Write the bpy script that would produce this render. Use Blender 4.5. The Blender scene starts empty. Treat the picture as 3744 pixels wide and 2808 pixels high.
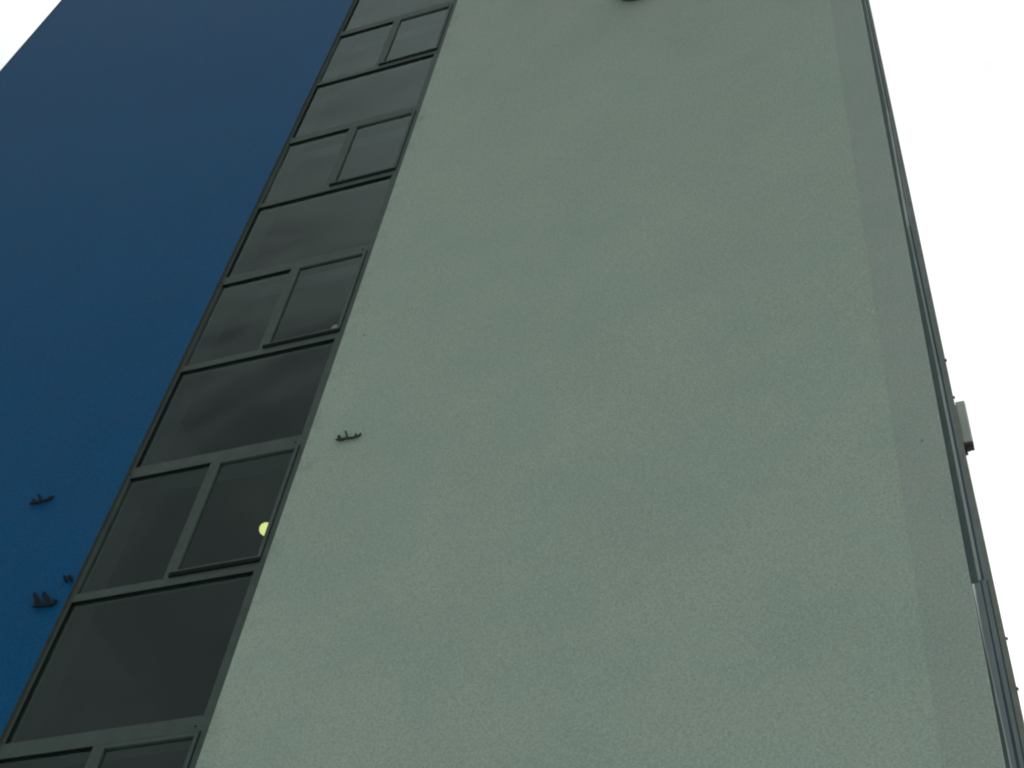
import bpy, bmesh, math, random
from mathutils import Matrix, Vector
random.seed(4)
S = bpy.context.scene
SKY_LO, SKY_HI = 2.0, 13.0        # cloud radiance away from and towards the sun, before the 0.1 world strength
CL_LO, CL_HI = 0.78, 1.15         # thin and thick parts of the overcast
PALE_C, PALE_A = (.535, .675, .60), (.558, .672, .588)
CORN_C, CORN_A = (.498, .615, .565), (.516, .612, .562)
BLUE_C, BLUE_A = (.006, .140, .355), (.012, .132, .33)
BLUE_SPEC, BLUE_R = .06, .5
FRAME_C = (.108, .150, .140)
GLASS_IOR = 1.42
GLOSS_C = (.80, .95, .93, 1)
GL_K, GL_B = .10, .112
COL = S.collection

# ---------------------------------------------------------------- camera
# world: x right along the facade, y into the building, z up; facade front is at y = 6.6
F, PITCH, YAW, ROLL = 2.87129224, 0.90130122, 0.46891667, -0.17804363
CAMZ = 1.6
FY = 6.6
def rot(a, ax):
    return Matrix.Rotation(a, 3, ax)
R = rot(YAW, 'Z') @ rot(PITCH, 'X') @ rot(ROLL, 'Y')      # columns: right, forward, up
cam_data = bpy.data.cameras.new("camera")
cam = bpy.data.objects.new("camera", cam_data)
COL.objects.link(cam)
r, f, u = R.col[0], R.col[1], R.col[2]
M = Matrix((( r.x, u.x, -f.x, 0), (r.y, u.y, -f.y, 0), (r.z, u.z, -f.z, CAMZ), (0, 0, 0, 1)))
cam.matrix_world = M
cam_data.sensor_width = 36
cam_data.lens = F * 18
cam_data.clip_start = 0.1
cam_data.clip_end = 6000
S.camera = cam

# ---------------------------------------------------------------- sky and light
SUN_EL, SUN_AZ = math.radians(52), math.radians(20)       # azimuth from +y towards +x: behind the building
w = bpy.data.worlds.new("World"); S.world = w; w.use_nodes = True
nt = w.node_tree; nt.nodes.clear()
def N(t, ty, **kw):
    n = t.nodes.new(ty)
    for k, v in kw.items():
        if k in n.inputs: n.inputs[k].default_value = v
        else: setattr(n, k, v)
    return n
out = N(nt, 'ShaderNodeOutputWorld'); bg = N(nt, 'ShaderNodeBackground', Strength=0.1)
sky = N(nt, 'ShaderNodeTexSky', sky_type='NISHITA', sun_disc=False, sun_elevation=SUN_EL, sun_rotation=SUN_AZ)
tc = N(nt, 'ShaderNodeTexCoord')
sd = Vector((math.sin(SUN_AZ) * math.cos(SUN_EL), math.cos(SUN_AZ) * math.cos(SUN_EL), math.sin(SUN_EL)))
dot = N(nt, 'ShaderNodeVectorMath', operation='DOT_PRODUCT'); dot.inputs[1].default_value = sd
nt.links.new(tc.outputs['Generated'], dot.inputs[0])
glow = N(nt, 'ShaderNodeMapRange', clamp=True); glow.interpolation_type = 'SMOOTHSTEP'
for i, v in ((1, 0.05), (2, 0.85), (3, SKY_LO), (4, SKY_HI)): glow.inputs[i].default_value = v
nt.links.new(dot.outputs['Value'], glow.inputs[0])
cn = N(nt, 'ShaderNodeTexNoise', Scale=2.6, Detail=5.0, Roughness=0.5, Distortion=0.6)
nt.links.new(tc.outputs['Generated'], cn.inputs['Vector'])
cr = N(nt, 'ShaderNodeMapRange', clamp=True)
for i, v in ((1, 0.38), (2, 0.60), (3, CL_LO), (4, CL_HI)): cr.inputs[i].default_value = v
nt.links.new(cn.outputs['Fac'], cr.inputs[0])
mul = N(nt, 'ShaderNodeMath', operation='MULTIPLY')
cn2 = N(nt, 'ShaderNodeTexNoise', Scale=9.0, Detail=4.0, Roughness=0.5, Distortion=0.4)      # smaller broken cloud
nt.links.new(tc.outputs['Generated'], cn2.inputs['Vector'])
cr2 = N(nt, 'ShaderNodeMapRange', clamp=True)
for i, v in ((1, 0.36), (2, 0.64), (3, 0.90), (4, 1.14)): cr2.inputs[i].default_value = v
nt.links.new(cn2.outputs['Fac'], cr2.inputs[0])
cm = N(nt, 'ShaderNodeMath', operation='MULTIPLY'); nt.links.new(cr.outputs[0], cm.inputs[0]); nt.links.new(cr2.outputs[0], cm.inputs[1])
nt.links.new(glow.outputs[0], mul.inputs[0]); nt.links.new(cm.outputs[0], mul.inputs[1])
cc = N(nt, 'ShaderNodeVectorMath', operation='SCALE'); cc.inputs[0].default_value = (0.955, 1.0, 0.965)
nt.links.new(mul.outputs[0], cc.inputs['Scale'])
mx = N(nt, 'ShaderNodeMix', data_type='RGBA'); mx.inputs[0].default_value = 0.93
nt.links.new(sky.outputs[0], mx.inputs[6]); nt.links.new(cc.outputs[0], mx.inputs[7])
nt.links.new(mx.outputs[2], bg.inputs['Color']); nt.links.new(bg.outputs[0], out.inputs[0])

sl = bpy.data.lights.new("sun", 'SUN'); sl.energy = 0.6; sl.angle = math.radians(15); sl.color = (1, 0.96, 0.9)
so = bpy.data.objects.new("sun", sl); COL.objects.link(so)
so.rotation_euler = sd.to_track_quat('Z', 'Y').to_euler(); so.location = (0, 30, 60)

vs = S.view_settings
vs.view_transform = 'Standard'; vs.look = 'None'; vs.gamma = 1; vs.exposure = 0; vs.use_curve_mapping = False
S.cycles.filter_width = 2.2

# ---------------------------------------------------------------- materials
def mat(name, col, rough=0.6, spec=0.5, metal=0.0, bump=None, speck=None, blotch=None, emit=None, alt=None):
    """bump=(scale, strength, dist)  speck=(scale, amount)  blotch=(scale, amount)  alt = second hue the blotches drift to"""
    m = bpy.data.materials.new(name); m.use_nodes = True
    t = m.node_tree; b = t.nodes['Principled BSDF']
    b.inputs['Base Color'].default_value = (*col, 1)
    b.inputs['Roughness'].default_value = rough
    b.inputs['Specular IOR Level'].default_value = spec
    b.inputs['Metallic'].default_value = metal
    g = N(t, 'ShaderNodeNewGeometry')
    last = None
    def ramp(src, lo, hi, a, c):
        q = N(t, 'ShaderNodeMapRange', clamp=True)
        for i, v in ((1, a), (2, c), (3, lo), (4, hi)): q.inputs[i].default_value = v
        t.links.new(src, q.inputs[0]); return q.outputs[0]
    if speck or blotch or alt:
        rgb = N(t, 'ShaderNodeRGB'); rgb.outputs[0].default_value = (*col, 1); last = rgb.outputs[0]
        if alt:
            n = N(t, 'ShaderNodeTexNoise', Scale=alt[0], Detail=3.0); t.links.new(g.outputs['Position'], n.inputs['Vector'])
            q = N(t, 'ShaderNodeMix', data_type='RGBA'); t.links.new(ramp(n.outputs['Fac'], 0, 1, .36, .64), q.inputs[0])
            t.links.new(last, q.inputs[6]); q.inputs[7].default_value = (*alt[1], 1); last = q.outputs[2]
        for par in (speck, blotch):
            if not par: continue
            n = N(t, 'ShaderNodeTexNoise', Scale=par[0], Detail=2.5, Roughness=.6); t.links.new(g.outputs['Position'], n.inputs['Vector'])
            k = N(t, 'ShaderNodeVectorMath', operation='SCALE')
            t.links.new(last, k.inputs[0]); t.links.new(ramp(n.outputs['Fac'], 1 - par[1], 1 + par[1], .3, .7), k.inputs['Scale'])
            last = k.outputs[0]
        t.links.new(last, b.inputs['Base Color'])
    if bump:
        n = N(t, 'ShaderNodeTexNoise', Scale=bump[0], Detail=3.0, Roughness=.65); t.links.new(g.outputs['Position'], n.inputs['Vector'])
        bp = N(t, 'ShaderNodeBump', Strength=bump[1], Distance=bump[2]); t.links.new(n.outputs['Fac'], bp.inputs['Height'])
        t.links.new(bp.outputs[0], b.inputs['Normal'])
    if emit:
        b.inputs['Emission Color'].default_value = (*emit[0], 1); b.inputs['Emission Strength'].default_value = emit[1]
    m['last'] = 0
    return m, t, b, g, last

def wall_mat(name, col, alt, spec, rough, stains, grain=.17):
    m, t, b, g, last = mat(name, col, rough, spec, bump=(50, .6, .008), speck=(62, grain), blotch=(1.1, .03), alt=(2.2, alt))
    # faint horizontal courses of the insulation boards under the render, and grime
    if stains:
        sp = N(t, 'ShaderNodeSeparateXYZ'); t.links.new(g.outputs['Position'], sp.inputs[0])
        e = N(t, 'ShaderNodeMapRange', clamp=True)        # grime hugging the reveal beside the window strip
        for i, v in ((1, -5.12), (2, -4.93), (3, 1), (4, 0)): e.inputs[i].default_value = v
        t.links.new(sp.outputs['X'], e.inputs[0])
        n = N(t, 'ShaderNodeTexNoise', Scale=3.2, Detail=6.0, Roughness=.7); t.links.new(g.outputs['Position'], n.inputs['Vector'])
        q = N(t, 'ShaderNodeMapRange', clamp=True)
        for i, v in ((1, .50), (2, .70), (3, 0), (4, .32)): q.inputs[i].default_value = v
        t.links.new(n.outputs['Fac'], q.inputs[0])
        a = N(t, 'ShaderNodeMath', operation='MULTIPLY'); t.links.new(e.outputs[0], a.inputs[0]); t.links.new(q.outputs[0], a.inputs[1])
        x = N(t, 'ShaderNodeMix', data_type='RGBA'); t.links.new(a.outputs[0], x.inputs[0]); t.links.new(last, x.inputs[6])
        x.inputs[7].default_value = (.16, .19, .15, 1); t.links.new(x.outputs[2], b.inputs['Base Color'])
    return m

PALE = wall_mat('pale_render', PALE_C, PALE_A, .2, .9, True)
CORNER = wall_mat('corner_render', CORN_C, CORN_A, .2, .9, False)
BLUE = wall_mat('blue_render', BLUE_C, BLUE_A, BLUE_SPEC, BLUE_R, False, .26)
FRAME = mat('anthracite_frame', FRAME_C, .6, .3, speck=(9, .10))[0]
REVEAL = mat('reveal_trim', (.085, .095, .075), .7, .3, speck=(12, .12))[0]
GASKET_SHADE = mat('black_gasket_shade', (.009, .018, .017), .8, .2)[0]  # seals, drip bars and screws, also the painted shade strips round the panes
INNER = mat('interior_plaster', (.36, .44, .43), .9, .2, blotch=(.8, .2))[0]
DARKIN = mat('interior_lining', (.075, .10, .10), .9, .1)[0]
FLOORM = mat('interior_slab', (.10, .13, .13), .9, .2)[0]
FIN_D = mat('dark_side_metal', (.090, .135, .140), .55, .4, speck=(5, .15))[0]
FIN_M = mat('grey_side_metal', (.40, .47, .49), .6, .4, speck=(4, .12), alt=(1.3, (.36, .42, .50)))[0]
FIN_B = mat('brownish_side_metal', (.42, .43, .39), .6, .4, speck=(4, .15))[0]
FIN_L = mat('pale_side_metal', (.60, .68, .66), .5, .5, speck=(3, .12))[0]
WHITE = mat('white_pipe', (.80, .84, .82), .4, .5)[0]
IRON = mat('dark_iron', (.035, .055, .045), .7, .3, speck=(30, .2))[0]
IRONB = mat('dark_blue_iron', (.008, .018, .032), .7, .2, speck=(30, .2))[0]
LAMPW = mat('frosted_lamp', (.60, .68, .63), .45, .5, blotch=(2.5, .15))[0]
CAP = mat('dark_cap', (.085, .075, .078), .6, .3)[0]
GLOBE = mat('lit_globe', (.9, .9, .5), .4, .5, emit=((.85, .84, .30), 1.5))[0]
GLOBE2 = mat('dim_globe', (.6, .62, .5), .4, .5, emit=((.5, .54, .4), .28))[0]
GROUND = mat('asphalt', (.055, .055, .055), .9, .3, bump=(60, .4, .01), speck=(60, .2), blotch=(.3, .15))[0]
PAVE = mat('paving', (.50, .50, .46), .9, .3, bump=(40, .3, .01), speck=(40, .1), blotch=(.6, .1))[0]
GLASS, t, b, g, _ = mat('tinted_glass', (.02, .028, .028), .06, .5)
t.nodes.remove(b)
o_ = [n for n in t.nodes if n.type == 'OUTPUT_MATERIAL'][0]
tr = N(t, 'ShaderNodeBsdfTransparent'); tr.inputs[0].default_value = (.76, .82, .80, 1)
gl = N(t, 'ShaderNodeBsdfGlossy', Roughness=.10); gl.inputs[0].default_value = GLOSS_C
fr = N(t, 'ShaderNodeFresnel', IOR=GLASS_IOR)
nn = N(t, 'ShaderNodeTexNoise', Scale=.9, Detail=1.5); t.links.new(g.outputs['Position'], nn.inputs['Vector'])
bp = N(t, 'ShaderNodeBump', Strength=.8, Distance=.035); t.links.new(nn.outputs['Fac'], bp.inputs['Height'])
t.links.new(bp.outputs[0], gl.inputs['Normal']); t.links.new(bp.outputs[0], fr.inputs['Normal'])
ms = N(t, 'ShaderNodeMixShader'); fa = N(t, 'ShaderNodeMath', operation='MULTIPLY_ADD'); fa.inputs[1].default_value = GL_K; fa.inputs[2].default_value = GL_B
t.links.new(fr.outputs[0], fa.inputs[0])
fm = N(t, 'ShaderNodeMath', operation='SUBTRACT', use_clamp=True)       # no second reflection on leaving the pane
t.links.new(fa.outputs[0], fm.inputs[0]); t.links.new(g.outputs['Backfacing'], fm.inputs[1]); t.links.new(fm.outputs[0], ms.inputs[0]); t.links.new(tr.outputs[0], ms.inputs[1]); t.links.new(gl.outputs[0], ms.inputs[2])
t.links.new(ms.outputs[0], o_.inputs[0])

# ---------------------------------------------------------------- helpers
class MB:
    def __init__(s): s.bm = bmesh.new()
    def box(s, x0, x1, y0, y1, z0, z1):
        vs_ = [s.bm.verts.new((x, y, z)) for x in (x0, x1) for y in (y0, y1) for z in (z0, z1)]
        for q in ((0, 1, 3, 2), (4, 6, 7, 5), (0, 4, 5, 1), (2, 3, 7, 6), (0, 2, 6, 4), (1, 5, 7, 3)):
            s.bm.faces.new([vs_[i] for i in q])
        return s
    def prism(s, pts, y0, y1):
        """pts: outline in (x, z), extruded along y"""
        a = [s.bm.verts.new((x, y0, z)) for x, z in pts]; c = [s.bm.verts.new((x, y1, z)) for x, z in pts]
        s.bm.faces.new(a); s.bm.faces.new(c[::-1])
        n = len(pts)
        for i in range(n): s.bm.faces.new((a[i], c[i], c[(i + 1) % n], a[(i + 1) % n]))
        return s
    def cyl(s, c, r_, h, axis='Y', n=24, r2=None):
        rm = {'Y': Matrix.Rotation(math.radians(90), 4, 'X'), 'Z': Matrix.Identity(4), 'X': Matrix.Rotation(math.radians(90), 4, 'Y')}[axis]
        bmesh.ops.create_cone(s.bm, cap_ends=True, segments=n, radius1=r_, radius2=r_ if r2 is None else r2, depth=h, matrix=Matrix.Translation(c) @ rm)
        return s
    def ball(s, c, r_, sx=1, sy=1, sz=1):
        bmesh.ops.create_uvsphere(s.bm, u_segments=24, v_segments=14, radius=r_, matrix=Matrix.Translation(c) @ Matrix.Diagonal((sx, sy, sz, 1)))
        return s
    def build(s, name, m, parent=None, bevel=0, smooth=False):
        bmesh.ops.recalc_face_normals(s.bm, faces=s.bm.faces)
        wp = Vector((0, 0, 0)); p = parent
        while p is not None: wp += p.location; p = p.parent
        if parent is not None:
            for v in s.bm.verts: v.co -= wp
        me = bpy.data.meshes.new(name); s.bm.to_mesh(me); s.bm.free()
        if smooth:
            for f_ in me.polygons: f_.use_smooth = True
        me.materials.append(m)
        o = bpy.data.objects.new(name, me); COL.objects.link(o)
        if parent is not None: o.parent = parent
        if bevel:
            bv = o.modifiers.new('bevel', 'BEVEL'); bv.width = bevel; bv.segments = 2; bv.limit_method = 'ANGLE'
        return o
def tag(o, label=None, cat=None, group=None, kind=None):
    for k, v in (('label', label), ('category', cat), ('group', group), ('kind', kind)):
        if v: o[k] = v
    return o
def empty(name, loc):
    e = bpy.data.objects.new(name, None); COL.objects.link(e); e.location = loc; e.empty_display_size = .2; return e
def Z(t, y=FY): return CAMZ + t * y        # height of a sight line of slope t where it meets depth y

# ---------------------------------------------------------------- ground
tag(MB().box(-400, 400, -400, 400, -.3, 0).build('ground', GROUND), kind='structure')
tag(MB().box(-60, 60, -22, 20.4, 0.004, .12).build('pavement', PAVE), kind='structure')

# ---------------------------------------------------------------- building
TOP = 30.0
XL, XB, XP, XS, XC = -13.44, -6.887, -5.135, -.425, -.112     # left corner, blue edge, pale edge, seam, right corner
bld = tag(empty('office_building', (XB, FY, 0)), 'tall rendered block with blue wall, pale grey-green wall and dark glazed window strip between them', 'building')
MB().box(XL, XB, FY, FY + .28, .12, TOP).build('blue_wall', BLUE, bld)
MB().box(XP, XS, FY, FY + .28, .12, TOP).build('pale_wall', PALE, bld)
MB().box(XS, XC, FY - .0015, FY + .279, .12, TOP).build('corner_strip', CORNER, bld)
MB().box(XC - .3, XC, FY + .282, 20, .12, TOP).build('side_wall', FIN_D, bld)
MB().box(XL, XL + .3, FY + .282, 20, .12, TOP).build('side_wall', BLUE, bld)
MB().box(XL + .302, XC - .302, 19.7, 20, .12, TOP).build('rear_wall', PALE, bld)
MB().box(XL - .05, XC + .02, FY - .02, 20.05, TOP + .002, TOP + .35).build('roof', FRAME, bld)
# thin metal edge trims
MB().box(XL - .012, XL - .001, FY - .006, FY + .03, .12, TOP).build('edge_trim', REVEAL, bld)

# ---- window strip: one window per storey, frame front just behind the render
YF = 6.632           # front of the frames
YG = YF + .022       # front of the fixed panes
YS = YF - .012       # front of the opening sash
def X(t, y=YF): return t * y
PER = .4538
LA, HB = .9248, 1.1555
WIN = []
for k in range(-1, 6):
    o = PER * k
    zb = Z(HB - PER + o, YF); zt = Z(HB + o, YF)                 # module from one transom underside to the next
    zs0 = Z(1.1685 - PER + o, YF); zs1 = Z(LA + o, YF)           # small row
    zl0 = Z(.9455 + o, YF); zl1 = zt                             # large pane
    fl0, fl1 = XB + .002, X(-1.0335)                             # left stile
    fr0, fr1 = X(-.7895), XP + .12                               # right stile runs in behind the pale wall
    m0, m1 = X(-.9136), X(-.9040)                                # middle mullion
    fb, yb = YF, YF + .075
    q = MB()
    q.box(fl0, fl1, fb, yb, zb, zt)
    q.box(fr0, fr1, fb, yb, zb, zt)
    q.box(fl1, fr0, fb, yb, zb, zs0)
    q.box(fl1, fr0, fb, yb, zs1, zl0)
    q.box(m0, m1, fb, yb, zs0, zs1)
    fo = q.build('window', FRAME, bld)
    MB().box(fl1, fr0, YG, YG + .012, zl0, zl1).build('large_pane', GLASS, fo)
    MB().box(fl1, m0, YG, YG + .012, zs0, zs1).build('small_pane', GLASS, fo)
    # opening sash: four rails and its pane, and the drip bar at its foot
    a0, a1, c0, c1 = m1 + .005, X(-.7868), zs0 + .046, zs1 - .013
    sw = .040
    q = MB()
    q.box(a0, a0 + sw, YS, YS + .05, c0, c1); q.box(a1 - sw * .75, a1, YS, YS + .05, c0, c1)
    q.box(a0 + sw, a1 - sw * .75, YS, YS + .05, c0, c0 + .02); q.box(a0 + sw, a1 - sw * .75, YS, YS + .05, c1 - .032, c1)
    q.build('opening_sash', FRAME, fo)
    q = MB()      # black seal round the sash
    q.box(a0 - .006, a1 + .006, YF - .003, YF + .012, c1 + .0005, c1 + .0095); q.box(a1 + .0005, a1 + .007, YF - .003, YF + .012, c0, c1 + .0005)
    q.build('sash_seal', GASKET_SHADE, fo)
    MB().box(a0 + sw, a1 - sw * .75, YS + .020, YS + .030, c0 + .02, c1 - .032).build('sash_pane', GLASS, fo)
    MB().box(a0 - .016, a1 + .004, YS - .004, YF - .0005, zs0 + .004, c0 - .002).build('drip_bar', GASKET_SHADE, fo)
    # black strips standing in for shade under the transoms and beside the left stile
    gz = .009
    MB().box(fl1 + gz, fr0, YF + .002, YG - .001, zl1 - gz, zl1 - .0005).build('shade_strip', GASKET_SHADE, fo)
    MB().box(fl1 + .0005, fl1 + gz, YF + .002, YG - .001, zl0, zl1 - .0005).build('shade_strip', GASKET_SHADE, fo)
    MB().box(fl1 + .0005, m0, YF + .002, YG - .001, zs1 - gz * .8, zs1 - .0005).build('shade_strip', GASKET_SHADE, fo)
    for sx in (fl1 - .012, fr0 - .035):
        MB().cyl((sx, YF - .002, zs1 + .045), .008, .005, 'Y', 12).build('screw', GASKET_SHADE, fo)
    WIN.append(fo)
MB().box(XB + .0005, XB + .012, YF + .078, YF + .155, .12, TOP - .02).build('interior_reveal', DARKIN, bld)
MB().box(-8.198, XB + .012, YF + .157, YF + .30, .12, TOP - .02).build('interior_reveal', DARKIN, bld)
# stairwell behind the glass
zr = lambda k: 10.86 + 3.0 * k
MB().box(-8.4, -8.2, YF + .3, 9.8, .12, TOP - .1).build('interior_wall', INNER, bld)
MB().box(-4.5, -4.3, YF + .3, 9.8, .12, TOP - .1).build('interior_wall', INNER, bld)
MB().box(-8.2, -4.5, 9.8, 10.0, .12, TOP - .1).build('interior_wall', INNER, bld)
for k in range(-3, 6):
    MB().box(-8.198, -4.502, YF + .305, 9.798, zr(k), zr(k) + .22).build('floor_slab', FLOORM, bld)

# ---- side elevation seen edge-on beyond the corner: projecting vertical fins
OUT = [(2.9, -.050), (2.25, -.036), (1.90, -.016), (1.58, -.008), (1.30, -.003), (1.18, .007), (1.08, .010), (.985, .020), (.87, .025), (.60, .032), (.10, .04)]
def outer(t):
    if t >= OUT[0][0]: return OUT[0][1]
    for (a, x0), (c, x1) in zip(OUT, OUT[1:]):
        if t >= c: return x1 + (x0 - x1) * (t - c) / (a - c)
    return OUT[-1][1]
def fin(name, frac, y, dy, t0, t1, m, inner=None):
    """frac: share of the visible band, inner: left limit share (else runs to the wall)"""
    n = 10
    R_, L_ = [], []
    for i in range(n + 1):
        tt = t0 + (t1 - t0) * i / n; s = y / FY
        fw = frac(tt) if callable(frac) else frac
        xo = (XC + fw * (outer(tt) - XC)) * s
        R_.append((xo, Z(tt, y)))
        L_.append(((XC + inner * (outer(tt) - XC)) * s if inner is not None else XC + .001, Z(tt, y)))
    R_ = [p for p in R_ if p[1] <= TOP]; L_ = [p for p in L_ if p[1] <= TOP]
    return MB().prism(R_ + L_[::-1], y, y + dy).build(name, m, bld)
def fA(t): return .36 if t < 1.08 else (.22 if t < 1.25 else (.40 if t < 1.36 else (.27 if t < 1.7 else .42)))
MB().box(XB + .0005, XB + .0035, FY + .002, YF + .02, .12, TOP - .01).build('reveal_trim', REVEAL, bld)
# upper part (above the storey break at slope .978) and lower part
T0, T1, TB = .05, 4.0, .978
fin('side_fin', fA, 6.70, .06, TB, T1, FIN_D)
fin('side_fin', lambda t: fA(t) + .13, 7.9, .04, TB, T1, FIN_L)
fin('side_fin', lambda t: fA(t) + (.24 if t < 1.2 else .27), 8.5, .05, TB, T1, FIN_D)
fin('side_fin', .76, 9.1, .05, T0, T1, FIN_M)
fin('side_fin', 1.0, 10.0, .10, T0, T1, FIN_B)
# lower storeys
fin('side_fin', lambda t: .05 + .13 * max(0, min(1, (.93 - t) / .13)), 6.70, .04, T0, TB - .004, FIN_D)
fin('downpipe', lambda t: .10 + .13 * max(0, min(1, (.95 - t) / .15)), 7.6, .03, T0, TB - .002, WHITE)
fin('side_fin', .40, 8.1, .05, T0, TB - .003, FIN_M)
fin('side_fin', lambda t: .49 if t > .85 else .53, 8.5, .05, T0, TB - .006, FIN_D)
fin('side_fin', .68, 8.8, .05, T0, TB - .005, FIN_M)
fin('side_fin', .75, 8.95, .05, T0, TB - .007, FIN_D)

# ---------------------------------------------------------------- lamp on the side elevation
LY = 10.2
lt = tag(empty('wall_lamp', (outer(1.19) * LY / FY, LY, Z(1.19, LY))), 'pale vertical box lamp with dark lower end, jutting out from the building\'s right edge', 'wall lamp')
x0, x1 = .0003 * LY, .0106 * LY
z0, z1 = Z(1.1625, LY), Z(1.2262, LY)
xc, rr = (x0 + x1) / 2 + .002, (x1 - x0) / 2
MB().box(xc - rr, xc + rr, LY, LY + .1, z0, z1).build('diffuser', LAMPW, lt, bevel=.018)
MB().box(xc - rr + .003, xc + rr - .003, LY + .003, LY + .097, z0 - .04, z0 - .001).cyl((xc - .008, LY + .05, z0 - .055), rr * .55, .03, 'Z', 12).build('end_cap', CAP, lt, bevel=.003)
MB().box(xc - rr * .9, xc + rr * .9, LY + .006, LY + .094, z1 + .001, z1 + .02).box(xc - .03, xc - .015, LY + .03, LY + .05, z1 + .02, z1 + .045).build('end_cap', LAMPW, lt, bevel=.003)
MB().box(-.10, xc - .02, LY + .101, LY + .12, z1 - .05, z1 + .02).build('bracket', CAP, lt)
MB().box(-.10, xc - .02, LY + .101, LY + .12, z0 - .07, z0 - .02).build('bracket', CAP, lt)
# small hooks on the fin edge
for i, (t_, l_) in enumerate(((1.298, .014), (1.2335, .012), (.899, .010), (.8435, .009))):
    xo = outer(t_) * 10 / FY
    hk = MB().box(xo - .002, xo + l_, 9.97, 9.99, Z(t_, 10) - .012, Z(t_, 10) + .006).box(xo + l_ * .5, xo + l_ + .004, 9.965, 9.995, Z(t_, 10) - .02, Z(t_, 10) - .008).build('edge_hook', CAP)
    tag(hk, ('tiny dark hook on the building\'s right edge, well above the box lamp', 'tiny dark hook on the right edge just above the box lamp\'s top',
             'tiny dark hook on the right edge below the box lamp, upper of two', 'tiny dark hook lowest on the building\'s right edge')[i], 'hook', 'small hooks on the right edge')

# ---------------------------------------------------------------- lamps in the stairwell
def globe(k, m, label, R0=.060):
    y = 7.4; x, z = -.7930 * y, 10.695 + 3.0 * k
    e = tag(empty('ceiling_lamp', (x, y, zr(k))), label, 'lamp', 'globe lamps inside the stairwell')
    MB().ball((x, y, z - .03), R0).build('globe', m, e, smooth=True)
    MB().cyl((x, y, (z + .02 + zr(k)) / 2 + .0), .03, zr(k) - z - .02, 'Z').cyl((x, y, zr(k) - .01), .055, .018, 'Z').build('base', FLOORM, e)
globe(0, GLOBE, 'lit yellow globe lamp behind the glass of an opening window, half hidden by its frame')
globe(1, GLOBE2, 'dim pale lamp at the foot of an opening window, above the lit yellow lamp', .05)

# ---------------------------------------------------------------- ornaments on the walls
SH = {
'pale': [
   [(-0.7371, 1.3749), (-0.7329, 1.3725), (-0.729, 1.3714), (-0.7238, 1.3721), (-0.7154, 1.3711), (-0.71, 1.3711), (-0.7057, 1.3722), (-0.7025, 1.3738), (-0.7017, 1.3775), (-0.7027, 1.379), (-0.7044, 1.3763), (-0.7063, 1.3746), (-0.7107, 1.3742), (-0.7162, 1.3745), (-0.7208, 1.3752), (-0.7263, 1.3754), (-0.731, 1.3761), (-0.7359, 1.3759)] ,
   [(-0.7342, 1.3764), (-0.7352, 1.3805), (-0.7348, 1.383), (-0.7337, 1.384), (-0.7316, 1.3821), (-0.7297, 1.3783), (-0.7285, 1.3751)] ,
   [(-0.7221, 1.3747), (-0.7238, 1.3805), (-0.7264, 1.3871), (-0.7272, 1.3899), (-0.7259, 1.3902), (-0.7243, 1.3878), (-0.7222, 1.3827), (-0.7194, 1.3747)] ,
   [(-0.711, 1.3737), (-0.7107, 1.3774), (-0.7103, 1.3799), (-0.7086, 1.3794), (-0.7072, 1.3771), (-0.7062, 1.3744)] ,
],
'blue1': [
   [(-1.185, 1.3673), (-1.1812, 1.3657), (-1.1752, 1.3662), (-1.1689, 1.3659), (-1.164, 1.3666), (-1.1571, 1.3672), (-1.1527, 1.369), (-1.1499, 1.3709), (-1.1497, 1.3748), (-1.1515, 1.3759), (-1.1537, 1.3738), (-1.1587, 1.3712), (-1.1647, 1.3707), (-1.1706, 1.3699), (-1.1767, 1.3698), (-1.1822, 1.3705)] ,
   [(-1.1821, 1.3702), (-1.1833, 1.3754), (-1.1819, 1.377), (-1.1783, 1.3748), (-1.174, 1.3694)] ,
   [(-1.17, 1.3698), (-1.1738, 1.3763), (-1.1783, 1.382), (-1.1787, 1.3841), (-1.1758, 1.3847), (-1.1725, 1.3799), (-1.1683, 1.3755), (-1.1652, 1.3705)] ,
   [(-1.1578, 1.3712), (-1.158, 1.3756), (-1.1572, 1.3773), (-1.154, 1.3732)] ,
],
'blue2': [
   [(-1.0918, 1.1609), (-1.0878, 1.1625), (-1.0819, 1.1619), (-1.0705, 1.1612), (-1.0639, 1.162), (-1.0605, 1.1651), (-1.0577, 1.1651), (-1.057, 1.1611), (-1.0606, 1.1575), (-1.0687, 1.157), (-1.0795, 1.1584), (-1.0885, 1.1597)] ,
   [(-1.0997, 1.1859), (-1.0992, 1.1814), (-1.0963, 1.1769), (-1.0914, 1.1709), (-1.0904, 1.1663), (-1.0878, 1.1624), (-1.0799, 1.1615), (-1.0767, 1.1616), (-1.0837, 1.1704), (-1.0894, 1.1771), (-1.0948, 1.1832), (-1.0982, 1.1867)] ,
   [(-1.0858, 1.1808), (-1.0832, 1.1758), (-1.076, 1.1678), (-1.0723, 1.1611), (-1.0638, 1.1619), (-1.0679, 1.1672), (-1.0714, 1.1723), (-1.0762, 1.1771), (-1.0821, 1.1833), (-1.0852, 1.184)] ,
   [(-1.0628, 1.1629), (-1.0643, 1.1664), (-1.0633, 1.1684), (-1.0597, 1.1655), (-1.0605, 1.1651)] ,
],
'hooks': [
   [(-1.0663, 1.2052), (-1.0657, 1.2084), (-1.0634, 1.2074), (-1.0624, 1.2043), (-1.0583, 1.1984), (-1.0604, 1.1983), (-1.0632, 1.2011)] ,
   [(-1.0583, 1.2029), (-1.0587, 1.2064), (-1.0569, 1.2077), (-1.0533, 1.2041), (-1.0519, 1.1998), (-1.0499, 1.196), (-1.0537, 1.1985), (-1.056, 1.2018)] ,
],
}
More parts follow.
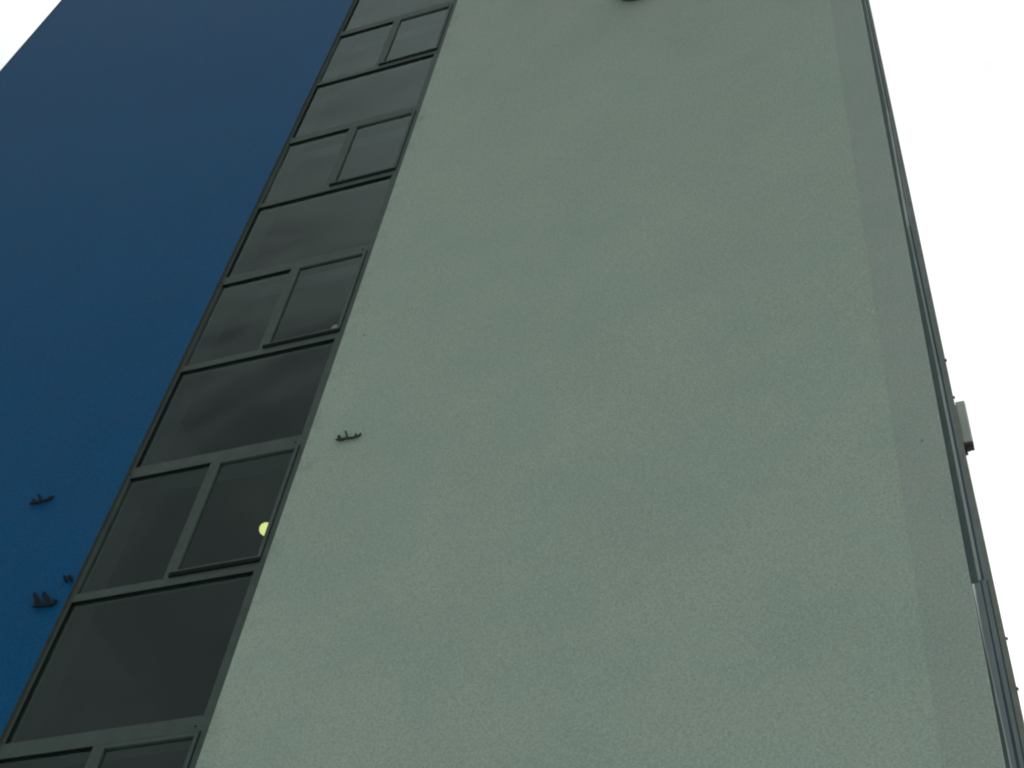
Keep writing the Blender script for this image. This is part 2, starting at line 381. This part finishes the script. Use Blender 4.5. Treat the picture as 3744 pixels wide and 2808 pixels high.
def ornament(key, m, label, y=6.572):
    sh = SH[key]
    xs = [p[0] for s_ in sh for p in s_]; zs = [p[1] for s_ in sh for p in s_]
    cx, cz = sum(xs) / len(xs) * y, Z(sum(zs) / len(zs), y)
    e = tag(empty('wall_ornament', (cx, FY, cz)), label, 'wall ornament', 'small dark metal ornaments on the facade')
    for i, s_ in enumerate(sh):
        q = MB().prism([(a * y, Z(c, y)) for a, c in s_], y + .0006 * i, y + .012 - .0006 * i)
        if i == 0:
            for dx in (-.06, .06): q.cyl((cx + dx * .8, (y + FY) / 2 + .006, Z(sum(c for a, c in s_) / len(s_), y) + dx * .06 + .006),   .004, FY - y - .012, 'Y', 10)
        q.build('hull' if i == 0 else 'upright', m, e)
ornament('pale', IRON, 'small dark metal ornament shaped like a boat with three short uprights, on the pale wall')
ornament('blue1', IRONB, 'small dark boat-shaped metal ornament with a thin leaning upright, upper one on the blue wall')
ornament('blue2', IRONB, 'dark metal ornament like a boat with two broad leaning sails, low on the blue wall')
for i, s_ in enumerate(SH['hooks']):
    y = 6.57
    o = MB().prism([(a * y, Z(c, y)) for a, c in s_], y, FY - .001).build('wall_hook', IRONB)
    tag(o, ('tiny dark wall hook above the two-sailed ornament, left of a pair', 'tiny dark wall hook nearest the window strip, right of a pair')[i], 'hook', 'pair of tiny hooks on the blue wall')
# small anchor caps on the render
for x_, z_, m, lab in ((-4.905, Z(1.60), 'p', 'small grey anchor cap on the pale wall near the window strip'), (-.248, Z(1.1762), 'c', 'small grey anchor cap on the corner strip at right')):
    o = MB().cyl((x_, FY - .005, z_), .011, .008, 'Y', 16, .008).build('anchor_cap', FIN_M)
    tag(o, lab, 'anchor cap', 'anchor caps on the facade')
# round bulkhead lamp high up
y = 6.46; rb = .26
zc = Z(2.4985, FY) + rb + .03; xb = -.392 * FY
e = tag(empty('bulkhead_lamp', (xb, FY, zc)), 'dark round fixture high on the pale wall, cut by the photo\'s top edge', 'wall lamp')
MB().cyl((xb, (y + FY) / 2 - .0, zc), rb, FY - y - .004, 'Y', 48).build('housing', FIN_D, e, bevel=.012)
MB().cyl((xb, y - .012, zc), rb * .86, .022, 'Y', 48, rb * .8).build('cover', CAP, e, bevel=.004)
